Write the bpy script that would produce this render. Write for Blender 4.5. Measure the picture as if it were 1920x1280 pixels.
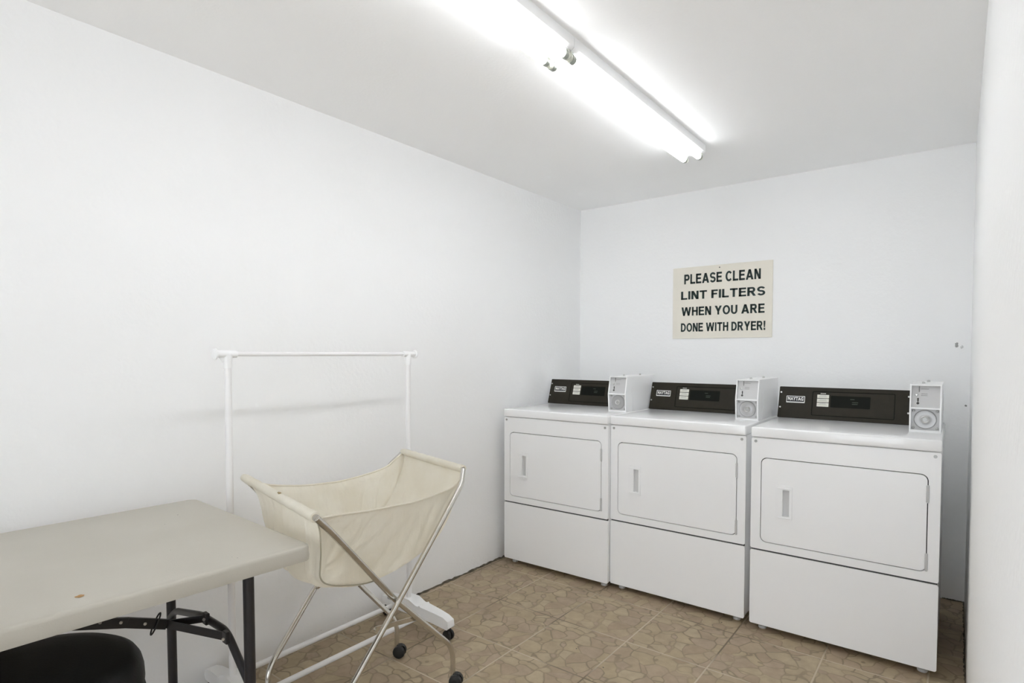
import bpy, bmesh, math, random
from mathutils import Vector, Matrix, noise

for o in list(bpy.data.objects): bpy.data.objects.remove(o)
S = bpy.context.scene
COL = S.collection
V = Vector

# ------------------------------------------------------------------ camera
cam_d = bpy.data.cameras.new('camera'); cam = bpy.data.objects.new('camera', cam_d); COL.objects.link(cam)
S.camera = cam
cam_d.sensor_width = 36.0; cam_d.sensor_fit = 'HORIZONTAL'
cam_d.lens = 1081.4907 * 36.0 / 1920.0
cam_d.shift_x = (960 - 973.6916) / 1920.0
cam_d.shift_y = (699.3644 - 640) / 1920.0
cam_d.clip_start = 0.01
yaw, pitch, roll = 0.6507, -0.0334, 0.0008
F = V((-math.sin(yaw) * math.cos(pitch), math.cos(yaw) * math.cos(pitch), math.sin(pitch)))
r0 = V((math.cos(yaw), math.sin(yaw), 0)); u0 = r0.cross(F)
Rv = r0 * math.cos(roll) + u0 * math.sin(roll); Uv = -r0 * math.sin(roll) + u0 * math.cos(roll)
M = Matrix((Rv, Uv, -F)).transposed().to_4x4()
M.translation = V((2.1907, 0, 1.2393))
cam.matrix_world = M

# ------------------------------------------------------------------ light + exposure
W = bpy.data.worlds.new('world'); S.world = W; W.use_nodes = True
bg = W.node_tree.nodes['Background']; bg.inputs[0].default_value = (0.90, 0.945, 1, 1)
WORLD = 3.6
bg.inputs[1].default_value = WORLD
TUBE = 11.6
vs = S.view_settings
vs.view_transform = 'Standard'; vs.look = 'None'; vs.gamma = 1; vs.use_curve_mapping = False
vs.exposure = 0.05
S.cycles.max_bounces = 24; S.cycles.diffuse_bounces = 16; S.cycles.glossy_bounces = 8

# ------------------------------------------------------------------ helpers
def mat(name, col, rough=0.5, metal=0.0, spec=0.5, bump=0.0, bscale=40.0, bdist=0.002, coat=0.0, emit=None, vary=0.0, vscale=3.0):
    m = bpy.data.materials.new(name); m.use_nodes = True
    nt = m.node_tree; b = nt.nodes['Principled BSDF']
    b.inputs['Base Color'].default_value = (*col, 1); b.inputs['Roughness'].default_value = rough
    b.inputs['Metallic'].default_value = metal; b.inputs['Specular IOR Level'].default_value = spec
    b.inputs['Coat Weight'].default_value = coat
    tc = nt.nodes.new('ShaderNodeTexCoord')
    if vary:
        n = nt.nodes.new('ShaderNodeTexNoise'); n.inputs['Scale'].default_value = vscale; n.inputs['Detail'].default_value = 5
        nt.links.new(tc.outputs['Object'], n.inputs['Vector'])
        r = nt.nodes.new('ShaderNodeValToRGB')
        r.color_ramp.elements[0].position = 0.3; r.color_ramp.elements[1].position = 0.7
        r.color_ramp.elements[0].color = (*[c * (1 - vary) for c in col], 1)
        r.color_ramp.elements[1].color = (*[min(1, c * (1 + vary)) for c in col], 1)
        nt.links.new(n.outputs[0], r.inputs[0]); nt.links.new(r.outputs[0], b.inputs['Base Color'])
    if bump:
        n = nt.nodes.new('ShaderNodeTexNoise'); n.inputs['Scale'].default_value = bscale; n.inputs['Detail'].default_value = 4
        nt.links.new(tc.outputs['Object'], n.inputs['Vector'])
        bp = nt.nodes.new('ShaderNodeBump'); bp.inputs['Strength'].default_value = bump; bp.inputs['Distance'].default_value = bdist
        nt.links.new(n.outputs[0], bp.inputs['Height']); nt.links.new(bp.outputs[0], b.inputs['Normal'])
    if emit:
        b.inputs['Emission Color'].default_value = (*emit[0], 1); b.inputs['Emission Strength'].default_value = emit[1]
    return m

M_WALL = mat('wall_paint', (0.905, 0.91, 0.912), 0.75, spec=0.25, bump=0.35, bscale=55, bdist=0.003, vary=0.006, vscale=1.2)
def wall_dirt(m):
    nt = m.node_tree; b = nt.nodes['Principled BSDF']; L = nt.links
    src = b.inputs['Base Color'].links[0].from_socket
    tc = nt.nodes.new('ShaderNodeTexCoord'); sp = nt.nodes.new('ShaderNodeSeparateXYZ'); L.new(tc.outputs['Object'], sp.inputs[0])
    n = nt.nodes.new('ShaderNodeTexNoise'); n.inputs['Scale'].default_value = 48; n.inputs['Detail'].default_value = 5; n.inputs['Roughness'].default_value = 0.7
    L.new(tc.outputs['Object'], n.inputs['Vector'])
    z = nt.nodes.new('ShaderNodeMapRange'); z.inputs[1].default_value = 0.0; z.inputs[2].default_value = 0.14; z.inputs[3].default_value = 0.06; z.inputs[4].default_value = -0.12
    L.new(sp.outputs[2], z.inputs[0])
    a = nt.nodes.new('ShaderNodeMath'); a.operation = 'ADD'; L.new(n.outputs[0], a.inputs[0]); L.new(z.outputs[0], a.inputs[1])
    r = nt.nodes.new('ShaderNodeMapRange'); r.inputs[1].default_value = 0.66; r.inputs[2].default_value = 0.74; r.inputs[4].default_value = 0.55
    L.new(a.outputs[0], r.inputs[0])
    x = nt.nodes.new('ShaderNodeMix'); x.data_type = 'RGBA'; L.new(r.outputs[0], x.inputs[0]); L.new(src, x.inputs[6]); x.inputs[7].default_value = (0.30, 0.28, 0.26, 1)
    L.new(x.outputs[2], b.inputs['Base Color'])
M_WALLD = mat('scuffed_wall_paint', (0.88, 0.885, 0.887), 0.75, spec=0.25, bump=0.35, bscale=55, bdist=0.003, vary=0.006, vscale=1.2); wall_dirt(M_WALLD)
M_CEIL = mat('ceiling_paint', (0.94, 0.942, 0.942), 0.85, spec=0.2, bump=0.25, bscale=90, bdist=0.002)
M_ENAMEL = mat('white_enamel', (0.88, 0.885, 0.89), 0.28, spec=0.5, bump=0.04, bscale=220, bdist=0.0005)
M_LID = mat('glossy_white_enamel', (0.88, 0.885, 0.89), 0.10, spec=0.6)
M_WPLAST = mat('white_plastic', (0.87, 0.875, 0.88), 0.4)
M_GAP = mat('dark_gap', (0.06, 0.06, 0.06), 0.8)
M_PANEL = mat('dark_brown_panel', (0.024, 0.0205, 0.0135), 0.5, spec=0.22, vary=0.1, vscale=30)
M_PANEL2 = mat('panel_edge_line', (0.004, 0.004, 0.003), 0.5, spec=0.1)
M_DISP = mat('display_black', (0.003, 0.004, 0.002), 0.5, spec=0.15)
M_GREEN = mat('display_text', (0.035, 0.05, 0.035), 0.5)
M_LABEL = mat('cream_label', (0.72, 0.71, 0.64), 0.6)
M_INK = mat('grey_ink', (0.25, 0.25, 0.24), 0.7)
M_BWHITE = mat('badge_white', (0.85, 0.85, 0.82), 0.5)
M_BBLACK = mat('badge_black', (0.015, 0.015, 0.02), 0.4)
M_STEEL = mat('brushed_steel', (0.62, 0.62, 0.61), 0.32, metal=1.0)
M_RECESS = mat('recess_shade_grey', (0.60, 0.60, 0.60), 0.5)  # greyer pocket floor, colour stands in for the shade of a deeper recess
M_SCREW = mat('screw_steel', (0.42, 0.42, 0.41), 0.4, metal=0.8)
M_GREYPL = mat('grey_plate', (0.56, 0.56, 0.56), 0.45, metal=0.1)
M_CHROME = mat('worn_chrome', (0.66, 0.64, 0.60), 0.16, metal=1.0, vary=0.08, vscale=25)
M_CHROME.node_tree.nodes['Principled BSDF'].inputs['Roughness'].default_value = 0.2
M_RACK = mat('white_powder_coat', (0.84, 0.835, 0.84), 0.35)
M_BLACK = mat('black_rubber', (0.012, 0.012, 0.012), 0.45)
M_VINYL = mat('black_vinyl', (0.0035, 0.0035, 0.0035), 0.42, spec=0.13, bump=0.25, bscale=260, bdist=0.001)
M_TLEG = mat('dark_grey_steel', (0.028, 0.026, 0.028), 0.38, metal=0.2)
M_SIGN = mat('cream_sign_board', (0.80, 0.765, 0.675), 0.55, vary=0.02, vscale=8)
M_SIGNE = mat('sign_edge', (0.45, 0.42, 0.35), 0.6)
M_SINK = mat('dark_green_ink', (0.012, 0.028, 0.026), 0.6)
M_TUBE = mat('lit_tube', (1, 1, 1), 0.5, emit=((0.96, 0.98, 1.0), TUBE))
M_HOLD = mat('lamp_holder_plastic', (0.75, 0.76, 0.68), 0.4)
M_CAP = mat('tube_end_metal', (0.45, 0.47, 0.42), 0.35, metal=0.9)
M_DARKPIN = mat('dark_pin', (0.05, 0.05, 0.045), 0.5)
M_CAULK = mat('dirty_caulk', (0.11, 0.095, 0.07), 0.95, bump=0.8, bscale=60, bdist=0.006, vary=0.5, vscale=25)
M_STAIN = mat('rust_stain', (0.38, 0.21, 0.07), 0.7)
M_PEEL = mat('bare_plaster', (0.10, 0.085, 0.08), 0.9, vary=0.3, vscale=60)
M_WSCUFF = mat('wall_scuff', (0.36, 0.36, 0.35), 0.9, vary=0.3, vscale=80)

def node(nt, t, **kw):
    n = nt.nodes.new(t)
    for k, v in kw.items(): setattr(n, k, v)
    return n

def canvas_mat():
    m = mat('cream_canvas', (0.66, 0.61, 0.49), 0.9, spec=0.15)
    nt = m.node_tree; b = nt.nodes['Principled BSDF']; L = nt.links
    tc = node(nt, 'ShaderNodeTexCoord')
    n = node(nt, 'ShaderNodeTexNoise'); n.inputs['Scale'].default_value = 7; n.inputs['Detail'].default_value = 6
    L.new(tc.outputs['Object'], n.inputs['Vector'])
    r = node(nt, 'ShaderNodeValToRGB')
    r.color_ramp.elements[0].position = 0.3; r.color_ramp.elements[1].position = 0.7
    r.color_ramp.elements[0].color = (0.85, 0.805, 0.69, 1); r.color_ramp.elements[1].color = (0.92, 0.89, 0.80, 1)
    L.new(n.outputs[0], r.inputs[0]); L.new(r.outputs[0], b.inputs['Base Color'])
    n2 = node(nt, 'ShaderNodeTexNoise'); n2.inputs['Scale'].default_value = 14; n2.inputs['Detail'].default_value = 3
    mp = node(nt, 'ShaderNodeMapping'); mp.inputs['Scale'].default_value = (1, 1, 0.3)
    L.new(tc.outputs['Object'], mp.inputs[0]); L.new(mp.outputs[0], n2.inputs['Vector'])
    n3 = node(nt, 'ShaderNodeTexNoise'); n3.inputs['Scale'].default_value = 400
    L.new(tc.outputs['Object'], n3.inputs['Vector'])
    ad = node(nt, 'ShaderNodeMath', operation='MULTIPLY_ADD'); ad.inputs[1].default_value = 0.06
    L.new(n3.outputs[0], ad.inputs[0]); L.new(n2.outputs[0], ad.inputs[2])
    bp = node(nt, 'ShaderNodeBump'); bp.inputs['Strength'].default_value = 0.7; bp.inputs['Distance'].default_value = 0.022
    L.new(ad.outputs[0], bp.inputs['Height']); L.new(bp.outputs[0], b.inputs['Normal'])
    tr = node(nt, 'ShaderNodeBsdfTranslucent'); L.new(r.outputs[0], tr.inputs[0]); mx = node(nt, 'ShaderNodeMixShader'); mx.inputs[0].default_value = 0.32
    out = nt.nodes['Material Output']; L.new(b.outputs[0], mx.inputs[1]); L.new(tr.outputs[0], mx.inputs[2]); L.new(mx.outputs[0], out.inputs[0])
    return m
M_CANVAS = canvas_mat()
M_SEAM = mat('canvas_seam', (0.42, 0.39, 0.30), 0.9)

def table_mat():
    m = mat('beige_table_plastic', (0.47, 0.44, 0.385), 0.42, spec=0.4)
    nt = m.node_tree; b = nt.nodes['Principled BSDF']; L = nt.links
    tc = node(nt, 'ShaderNodeTexCoord')
    n = node(nt, 'ShaderNodeTexNoise'); n.inputs['Scale'].default_value = 3; n.inputs['Detail'].default_value = 8
    L.new(tc.outputs['Object'], n.inputs['Vector'])
    r = node(nt, 'ShaderNodeValToRGB'); r.color_ramp.elements[0].position = 0.3; r.color_ramp.elements[1].position = 0.7
    r.color_ramp.elements[0].color = (0.455, 0.43, 0.37, 1); r.color_ramp.elements[1].color = (0.50, 0.475, 0.415, 1)
    L.new(n.outputs[0], r.inputs[0]); L.new(r.outputs[0], b.inputs['Base Color'])
    n2 = node(nt, 'ShaderNodeTexNoise'); n2.inputs['Scale'].default_value = 350
    L.new(tc.outputs['Object'], n2.inputs['Vector'])
    bp = node(nt, 'ShaderNodeBump'); bp.inputs['Strength'].default_value = 0.25; bp.inputs['Distance'].default_value = 0.001
    L.new(n2.outputs[0], bp.inputs['Height']); L.new(bp.outputs[0], b.inputs['Normal'])
    return m
M_TABLE = table_mat()

def floor_mat():
    m = mat('stone_print_tile', (0.3, 0.25, 0.19), 0.5, spec=0.35)
    nt = m.node_tree; b = nt.nodes['Principled BSDF']; L = nt.links
    tc = node(nt, 'ShaderNodeTexCoord'); sp = node(nt, 'ShaderNodeSeparateXYZ')
    L.new(tc.outputs['Object'], sp.inputs[0])
    def cell(out, off, p):
        a = node(nt, 'ShaderNodeMath', operation='SUBTRACT'); a.inputs[1].default_value = off; L.new(out, a.inputs[0])
        d = node(nt, 'ShaderNodeMath', operation='DIVIDE'); d.inputs[1].default_value = p; L.new(a.outputs[0], d.inputs[0])
        fl = node(nt, 'ShaderNodeMath', operation='FLOOR'); L.new(d.outputs[0], fl.inputs[0])
        fr = node(nt, 'ShaderNodeMath', operation='FRACT'); L.new(d.outputs[0], fr.inputs[0])
        h = node(nt, 'ShaderNodeMath', operation='SUBTRACT'); h.inputs[1].default_value = 0.5; L.new(fr.outputs[0], h.inputs[0])
        ab = node(nt, 'ShaderNodeMath', operation='ABSOLUTE'); L.new(h.outputs[0], ab.inputs[0])
        return fl.outputs[0], ab.outputs[0], fr.outputs[0]
    ix, ax, fx = cell(sp.outputs[0], 0.026, 0.3495); iy, ay, fy = cell(sp.outputs[1], 2.228 - 0.354 * 8, 0.354)
    mx = node(nt, 'ShaderNodeMath', operation='MAXIMUM'); L.new(ax, mx.inputs[0]); L.new(ay, mx.inputs[1])
    # grout mask
    gr = node(nt, 'ShaderNodeMapRange', interpolation_type='SMOOTHSTEP'); gr.inputs[1].default_value = 0.4875; gr.inputs[2].default_value = 0.4945
    L.new(mx.outputs[0], gr.inputs[0])
    # per tile random offset
    cv = node(nt, 'ShaderNodeCombineXYZ'); L.new(ix, cv.inputs[0]); L.new(iy, cv.inputs[1])
    wn = node(nt, 'ShaderNodeTexWhiteNoise', noise_dimensions='3D'); L.new(cv.outputs[0], wn.inputs['Vector'])
    fl = node(nt, 'ShaderNodeMath', operation='MULTIPLY'); fl.inputs[1].default_value = 4; L.new(wn.outputs[0], fl.inputs[0])
    fl2 = node(nt, 'ShaderNodeMath', operation='FLOOR'); L.new(fl.outputs[0], fl2.inputs[0])
    cz = node(nt, 'ShaderNodeCombineXYZ'); L.new(fx, cz.inputs[0]); L.new(fy, cz.inputs[1]); L.new(fl2.outputs[0], cz.inputs[2])
    # distort
    nd = node(nt, 'ShaderNodeTexNoise'); nd.inputs['Scale'].default_value = 3.2; nd.inputs['Detail'].default_value = 1
    L.new(cz.outputs[0], nd.inputs['Vector'])
    mixv = node(nt, 'ShaderNodeMix', data_type='RGBA', blend_type='LINEAR_LIGHT'); mixv.inputs[0].default_value = 0.055
    L.new(cz.outputs[0], mixv.inputs[6]); L.new(nd.outputs['Color'], mixv.inputs[7])
    mp = node(nt, 'ShaderNodeMapping'); mp.inputs['Scale'].default_value = (1.0, 1.0, 7.3)
    L.new(mixv.outputs[2], mp.inputs[0])
    def vor(feat):
        v = node(nt, 'ShaderNodeTexVoronoi', feature=feat); v.inputs['Scale'].default_value = 4.3; v.inputs['Randomness'].default_value = 0.85
        L.new(mp.outputs[0], v.inputs['Vector']); return v
    ve = vor('DISTANCE_TO_EDGE'); vc = vor('F1')
    ed = node(nt, 'ShaderNodeMapRange', interpolation_type='SMOOTHSTEP'); ed.inputs[1].default_value = 0.014; ed.inputs[2].default_value = 0.06
    ed.inputs[3].default_value = 1; ed.inputs[4].default_value = 0
    L.new(ve.outputs['Distance'], ed.inputs[0])
    # stone colour
    cr = node(nt, 'ShaderNodeValToRGB'); e = cr.color_ramp.elements
    e[0].position = 0.0; e[0].color = (0.350, 0.268, 0.180, 1)
    e[1].position = 1.0; e[1].color = (0.415, 0.335, 0.225, 1)
    for p, c in ((0.35, (0.375, 0.290, 0.208, 1)), (0.65, (0.385, 0.306, 0.198, 1))):
        x = e.new(p); x.color = c
    sc = node(nt, 'ShaderNodeSeparateColor'); L.new(vc.outputs['Color'], sc.inputs[0]); L.new(sc.outputs[0], cr.inputs[0])
    nn = node(nt, 'ShaderNodeTexNoise'); nn.inputs['Scale'].default_value = 16; nn.inputs['Detail'].default_value = 8; nn.inputs['Roughness'].default_value = 0.65
    L.new(tc.outputs['Object'], nn.inputs['Vector'])
    mr = node(nt, 'ShaderNodeMapRange'); mr.inputs[1].default_value = 0.3; mr.inputs[2].default_value = 0.7; mr.inputs[3].default_value = 0.84; mr.inputs[4].default_value = 1.13
    L.new(nn.outputs[0], mr.inputs[0])
    mu = node(nt, 'ShaderNodeMix', data_type='RGBA', blend_type='MULTIPLY'); mu.inputs[0].default_value = 1
    cc = node(nt, 'ShaderNodeCombineColor')
    for i in range(3): L.new(mr.outputs[0], cc.inputs[i])
    L.new(cr.outputs[0], mu.inputs[6]); L.new(cc.outputs[0], mu.inputs[7])
    # joints between printed stones
    nj = node(nt, 'ShaderNodeTexNoise'); nj.inputs['Scale'].default_value = 5; L.new(tc.outputs['Object'], nj.inputs['Vector'])
    jm = node(nt, 'ShaderNodeMapRange'); jm.inputs[1].default_value = 0.35; jm.inputs[2].default_value = 0.58; jm.inputs[3].default_value = 0.35; jm.inputs[4].default_value = 0.95
    L.new(nj.outputs[0], jm.inputs[0])
    em = node(nt, 'ShaderNodeMath', operation='MULTIPLY'); L.new(ed.outputs[0], em.inputs[0]); L.new(jm.outputs[0], em.inputs[1])
    m1 = node(nt, 'ShaderNodeMix', data_type='RGBA'); L.new(em.outputs[0], m1.inputs[0]); L.new(mu.outputs[2], m1.inputs[6])
    m1.inputs[7].default_value = (0.225, 0.182, 0.122, 1)
    # grout
    gc = node(nt, 'ShaderNodeValToRGB'); gc.color_ramp.elements[0].position = 0.42; gc.color_ramp.elements[1].position = 0.56
    gc.color_ramp.elements[0].color = (0.17, 0.135, 0.09, 1); gc.color_ramp.elements[1].color = (0.52, 0.44, 0.33, 1)
    ng = node(nt, 'ShaderNodeTexNoise'); ng.inputs['Scale'].default_value = 2.2; L.new(tc.outputs['Object'], ng.inputs['Vector'])
    L.new(ng.outputs[0], gc.inputs[0])
    m2 = node(nt, 'ShaderNodeMix', data_type='RGBA'); L.new(gr.outputs[0], m2.inputs[0]); L.new(m1.outputs[2], m2.inputs[6]); L.new(gc.outputs[0], m2.inputs[7])
    # dirt specks, denser near the left wall
    dn = node(nt, 'ShaderNodeTexNoise'); dn.inputs['Scale'].default_value = 38; dn.inputs['Detail'].default_value = 6; dn.inputs['Roughness'].default_value = 0.7
    L.new(tc.outputs['Object'], dn.inputs['Vector'])
    dx = node(nt, 'ShaderNodeMapRange'); dx.inputs[1].default_value = 0.0; dx.inputs[2].default_value = 0.45; dx.inputs[3].default_value = 0.085; dx.inputs[4].default_value = -0.04
    L.new(sp.outputs[0], dx.inputs[0])
    da = node(nt, 'ShaderNodeMath', operation='ADD'); L.new(dn.outputs[0], da.inputs[0]); L.new(dx.outputs[0], da.inputs[1])
    dm = node(nt, 'ShaderNodeMapRange'); dm.inputs[1].default_value = 0.68; dm.inputs[2].default_value = 0.78; dm.inputs[3].default_value = 0; dm.inputs[4].default_value = 0.75
    L.new(da.outputs[0], dm.inputs[0])
    m3 = node(nt, 'ShaderNodeMix', data_type='RGBA'); L.new(dm.outputs[0], m3.inputs[0]); L.new(m2.outputs[2], m3.inputs[6]); m3.inputs[7].default_value = (0.06, 0.048, 0.035, 1)
    L.new(m3.outputs[2], b.inputs['Base Color'])
    # bump
    hs = node(nt, 'ShaderNodeMath', operation='MULTIPLY_ADD'); hs.inputs[1].default_value = -0.3; L.new(ed.outputs[0], hs.inputs[0]); hs.inputs[2].default_value = 1
    h2 = node(nt, 'ShaderNodeMath', operation='SUBTRACT'); L.new(hs.outputs[0], h2.inputs[0]); L.new(gr.outputs[0], h2.inputs[1])
    bp = node(nt, 'ShaderNodeBump'); bp.inputs['Strength'].default_value = 0.5; bp.inputs['Distance'].default_value = 0.003
    L.new(h2.outputs[0], bp.inputs['Height']); L.new(bp.outputs[0], b.inputs['Normal'])
    return m
M_FLOOR = floor_mat()

def tag(o, label=None, cat=None, group=None, kind=None):
    if label: o['label'] = label
    if cat: o['category'] = cat
    if group: o['group'] = group
    if kind: o['kind'] = kind
    return o

def obj(name, bm, m, parent=None, loc=(0, 0, 0), smooth=True, ang=35):
    bmesh.ops.remove_doubles(bm, verts=bm.verts, dist=1e-6)
    bmesh.ops.recalc_face_normals(bm, faces=bm.faces)
    me = bpy.data.meshes.new(name)
    if smooth:
        for f in bm.faces: f.smooth = True
        for e in bm.edges:
            if len(e.link_faces) == 2 and e.calc_face_angle(0) > math.radians(ang): e.smooth = False
    bm.to_mesh(me); bm.free()
    for x in (m if isinstance(m, (list, tuple)) else [m]): me.materials.append(x)
    o = bpy.data.objects.new(name, me); COL.objects.link(o); o.location = loc
    if parent: o.parent = parent
    return o

def thing(name, label, cat, loc=(0, 0, 0), rz=0, group=None):
    o = bpy.data.objects.new(name, None); COL.objects.link(o); o.empty_display_size = 0.1
    o.location = loc; o.rotation_euler = (0, 0, rz)
    return tag(o, label, cat, group)

def B(): return bmesh.new()

def box(bm, x0, x1, y0, y1, z0, z1, bev=0, seg=2, mi=0, M=None):
    vs_ = [bm.verts.new((x, y, z)) for x in (x0, x1) for y in (y0, y1) for z in (z0, z1)]
    fs = [bm.faces.new([vs_[i] for i in q]) for q in ((0, 1, 3, 2), (4, 6, 7, 5), (0, 4, 5, 1), (2, 3, 7, 6), (0, 2, 6, 4), (1, 5, 7, 3))]
    if bev:
        es = list({e for f in fs for e in f.edges})
        r = bmesh.ops.bevel(bm, geom=es, offset=bev, segments=seg, affect='EDGES', profile=0.5)
        fs = list({f for v in r['verts'] for f in v.link_faces} | {f for f in fs if f.is_valid})
    for f in fs: f.material_index = mi
    if M is not None:
        for v in {v for f in fs for v in f.verts}: v.co = M @ v.co
    return fs

def frame_from(t):
    t = t.normalized(); a = V((0, 0, 1)) if abs(t.z) < 0.9 else V((1, 0, 0))
    n = t.cross(a).normalized(); return n, t.cross(n).normalized()

def tube(bm, pts, r, n=16, closed=False, caps=True, flat=None):
    """sweep a circle (or radii list) along pts with parallel transport"""
    pts = [V(p) for p in pts]; rs = r if isinstance(r, (list, tuple)) else [r] * len(pts)
    N = len(pts); tang = []
    for i in range(N):
        a = pts[i - 1] if i or closed else pts[0]; b = pts[(i + 1) % N] if i < N - 1 or closed else pts[-1]
        t1 = (pts[i] - a); t2 = (b - pts[i])
        t = (t1.normalized() if t1.length else V()) + (t2.normalized() if t2.length else V())
        tang.append(t.normalized())
    n0, b0 = frame_from(tang[0]); rings = []
    for i in range(N):
        if i:
            ax = tang[i - 1].cross(tang[i])
            if ax.length > 1e-8:
                R = Matrix.Rotation(tang[i - 1].angle(tang[i]), 3, ax); n0 = R @ n0
            n0 = (n0 - tang[i] * n0.dot(tang[i])).normalized()
        b0 = tang[i].cross(n0)
        rings.append([bm.verts.new(pts[i] + (n0 * math.cos(2 * math.pi * k / n) + b0 * math.sin(2 * math.pi * k / n)) * rs[i]) for k in range(n)])
    for i in range(N if closed else N - 1):
        A, C = rings[i], rings[(i + 1) % N]
        for k in range(n): bm.faces.new((A[k], A[(k + 1) % n], C[(k + 1) % n], C[k]))
    if caps and not closed:
        bm.faces.new(rings[0][::-1]); bm.faces.new(rings[-1])

def rounded(pts, rad, k=6):
    pts = [V(p) for p in pts]; out = [pts[0]]
    for i in range(1, len(pts) - 1):
        p = pts[i]; a = (pts[i - 1] - p); b = (pts[i + 1] - p)
        R = rad[i] if isinstance(rad, (list, tuple)) else rad
        d = min(R, a.length * 0.45, b.length * 0.45)
        A = p + a.normalized() * d; C = p + b.normalized() * d
        for j in range(k + 1):
            t = j / k; out.append(A * (1 - t) ** 2 + p * 2 * t * (1 - t) + C * t ** 2)
    out.append(pts[-1]); return out

def cyl(bm, c, ax, r, h, n=24, r2=None):
    c = V(c); ax = V(ax).normalized()
    tube(bm, [c, c + ax * h], [r, r if r2 is None else r2], n)

def lathe(bm, prof, n=48, c=(0, 0, 0), ax='z'):
    c = V(c); rings = []
    for r, h in prof:
        ring = []
        for k in range(n):
            a = 2 * math.pi * k / n
            if ax == 'z': p = V((r * math.cos(a), r * math.sin(a), h))
            elif ax == 'y': p = V((r * math.cos(a), h, r * math.sin(a)))
            else: p = V((h, r * math.cos(a), r * math.sin(a)))
            ring.append(bm.verts.new(c + p))
        rings.append(ring)
    for A, C in zip(rings, rings[1:]):
        for k in range(n): bm.faces.new((A[k], A[(k + 1) % n], C[(k + 1) % n], C[k]))
    bm.faces.new(rings[0]); bm.faces.new(rings[-1][::-1])

def rrect(x0, x1, z0, z1, r, k=8):
    """rounded rectangle points ccw, tagged by corner"""
    out = []
    for ci, (cx, cz, a0) in enumerate(((x1 - r, z1 - r, 0), (x0 + r, z1 - r, 90), (x0 + r, z0 + r, 180), (x1 - r, z0 + r, 270))):
        for j in range(k + 1):
            a = math.radians(a0 + 90 * j / k); out.append((cx + r * math.cos(a), cz + r * math.sin(a), ci))
    return out

def plate_with_hole(bm, outer, inner, y0, y1, rim=0):
    """outer and inner: equal-length lists of (x,z); slab y0(front)..y1(back)"""
    n = len(outer)
    def ring(P, y): return [bm.verts.new((p[0], y, p[1])) for p in P]
    of, inf, ob, inb = ring(outer, y0), ring(inner, y0), ring(outer, y1), ring(inner, y1)
    def q(a, b, c, d):
        vs_ = []
        for v in (a, b, c, d):
            if not any((v.co - w.co).length < 1e-7 for w in vs_): vs_.append(v)
        if len(vs_) > 2: bm.faces.new(vs_)
    for i in range(n):
        j = (i + 1) % n
        q(of[i], of[j], inf[j], inf[i]); q(ob[j], ob[i], inb[i], inb[j])
        q(of[j], of[i], ob[i], ob[j]); q(inf[i], inf[j], inb[j], inb[i])

def prism_x(bm, prof, x0, x1, mi=0):
    A = [bm.verts.new((x0, y, z)) for y, z in prof]; C = [bm.verts.new((x1, y, z)) for y, z in prof]
    n = len(prof); fs = [bm.faces.new(A), bm.faces.new(C[::-1])]
    for i in range(n): fs.append(bm.faces.new((A[i], C[i], C[(i + 1) % n], A[(i + 1) % n])))
    for f in fs: f.material_index = mi
    return fs

def bevel_all(bm, off, seg=2, ang=30):
    es = [e for e in bm.edges if len(e.link_faces) == 2 and e.calc_face_angle(0) > math.radians(ang)]
    bmesh.ops.bevel(bm, geom=es, offset=off, segments=seg, affect='EDGES', profile=0.5)

def text_bm(txt, x0, x1, z0, z1, y, depth=0.0008, bold=0.0, plane=None):
    """text laid in the xz plane facing -y, stretched into the box"""
    c = bpy.data.curves.new('lettering', 'FONT'); c.body = txt; c.size = 1; c.space_character = 1.12; c.offset = bold; c.extrude = 0.0; c.resolution_u = 4
    to = bpy.data.objects.new('lettering', c); COL.objects.link(to)
    bpy.context.view_layer.update()
    dg = bpy.context.evaluated_depsgraph_get()
    me = bpy.data.meshes.new_from_object(to.evaluated_get(dg))
    bm = B(); bm.from_mesh(me)
    bpy.data.objects.remove(to); bpy.data.curves.remove(c); bpy.data.meshes.remove(me)
    xs = [v.co.x for v in bm.verts]; ys = [v.co.y for v in bm.verts]
    ax, bx, ay, by = min(xs), max(xs), min(ys), max(ys)
    if plane is None: plane = lambda x, z: V((x, y, z))
    for v in bm.verts:
        X = x0 + (v.co.x - ax) / (bx - ax) * (x1 - x0); Z = z0 + (v.co.y - ay) / (by - ay) * (z1 - z0)
        v.co = plane(X, Z)
    return bm


# bold sans capitals drawn as outlines: every glyph is a list of polygons in a cap-height-1 box
SV, SH = 0.245, 0.195
def g_rect(x0, x1, y0, y1): return [(x0, y0), (x1, y0), (x1, y1), (x0, y1)]
def g_diag(xa, ya, xb, yb, w): return [(xa - w / 2, ya), (xa + w / 2, ya), (xb + w / 2, yb), (xb - w / 2, yb)]
def g_band(cx, cy, a, b, t0, t1, n=20, sv=SV, sh=SH):
    out = []
    for i in range(n):
        u, v = [math.radians(t0 + (t1 - t0) * k / n) for k in (i, i + 1)]
        P = lambda t, q: (cx + (a - sv * q) * math.cos(t), cy + (b - sh * q) * math.sin(t))
        out.append([P(u, 0), P(v, 0), P(v, 1), P(u, 1)])
    return out
def g_path(pts, sv=SV * 0.96, sh=SH):
    out = []; L_ = []
    for i, p in enumerate(pts):
        a = pts[max(i - 1, 0)]; b = pts[min(i + 1, len(pts) - 1)]; d = math.hypot(b[0] - a[0], b[1] - a[1]); nx, ny = -(b[1] - a[1]) / d, (b[0] - a[0]) / d
        L_.append(((p[0] + nx * sv / 2, p[1] + ny * sh / 2), (p[0] - nx * sv / 2, p[1] - ny * sh / 2)))
    for q, r in zip(L_, L_[1:]): out.append([q[0], r[0], r[1], q[1]])
    return out
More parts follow.
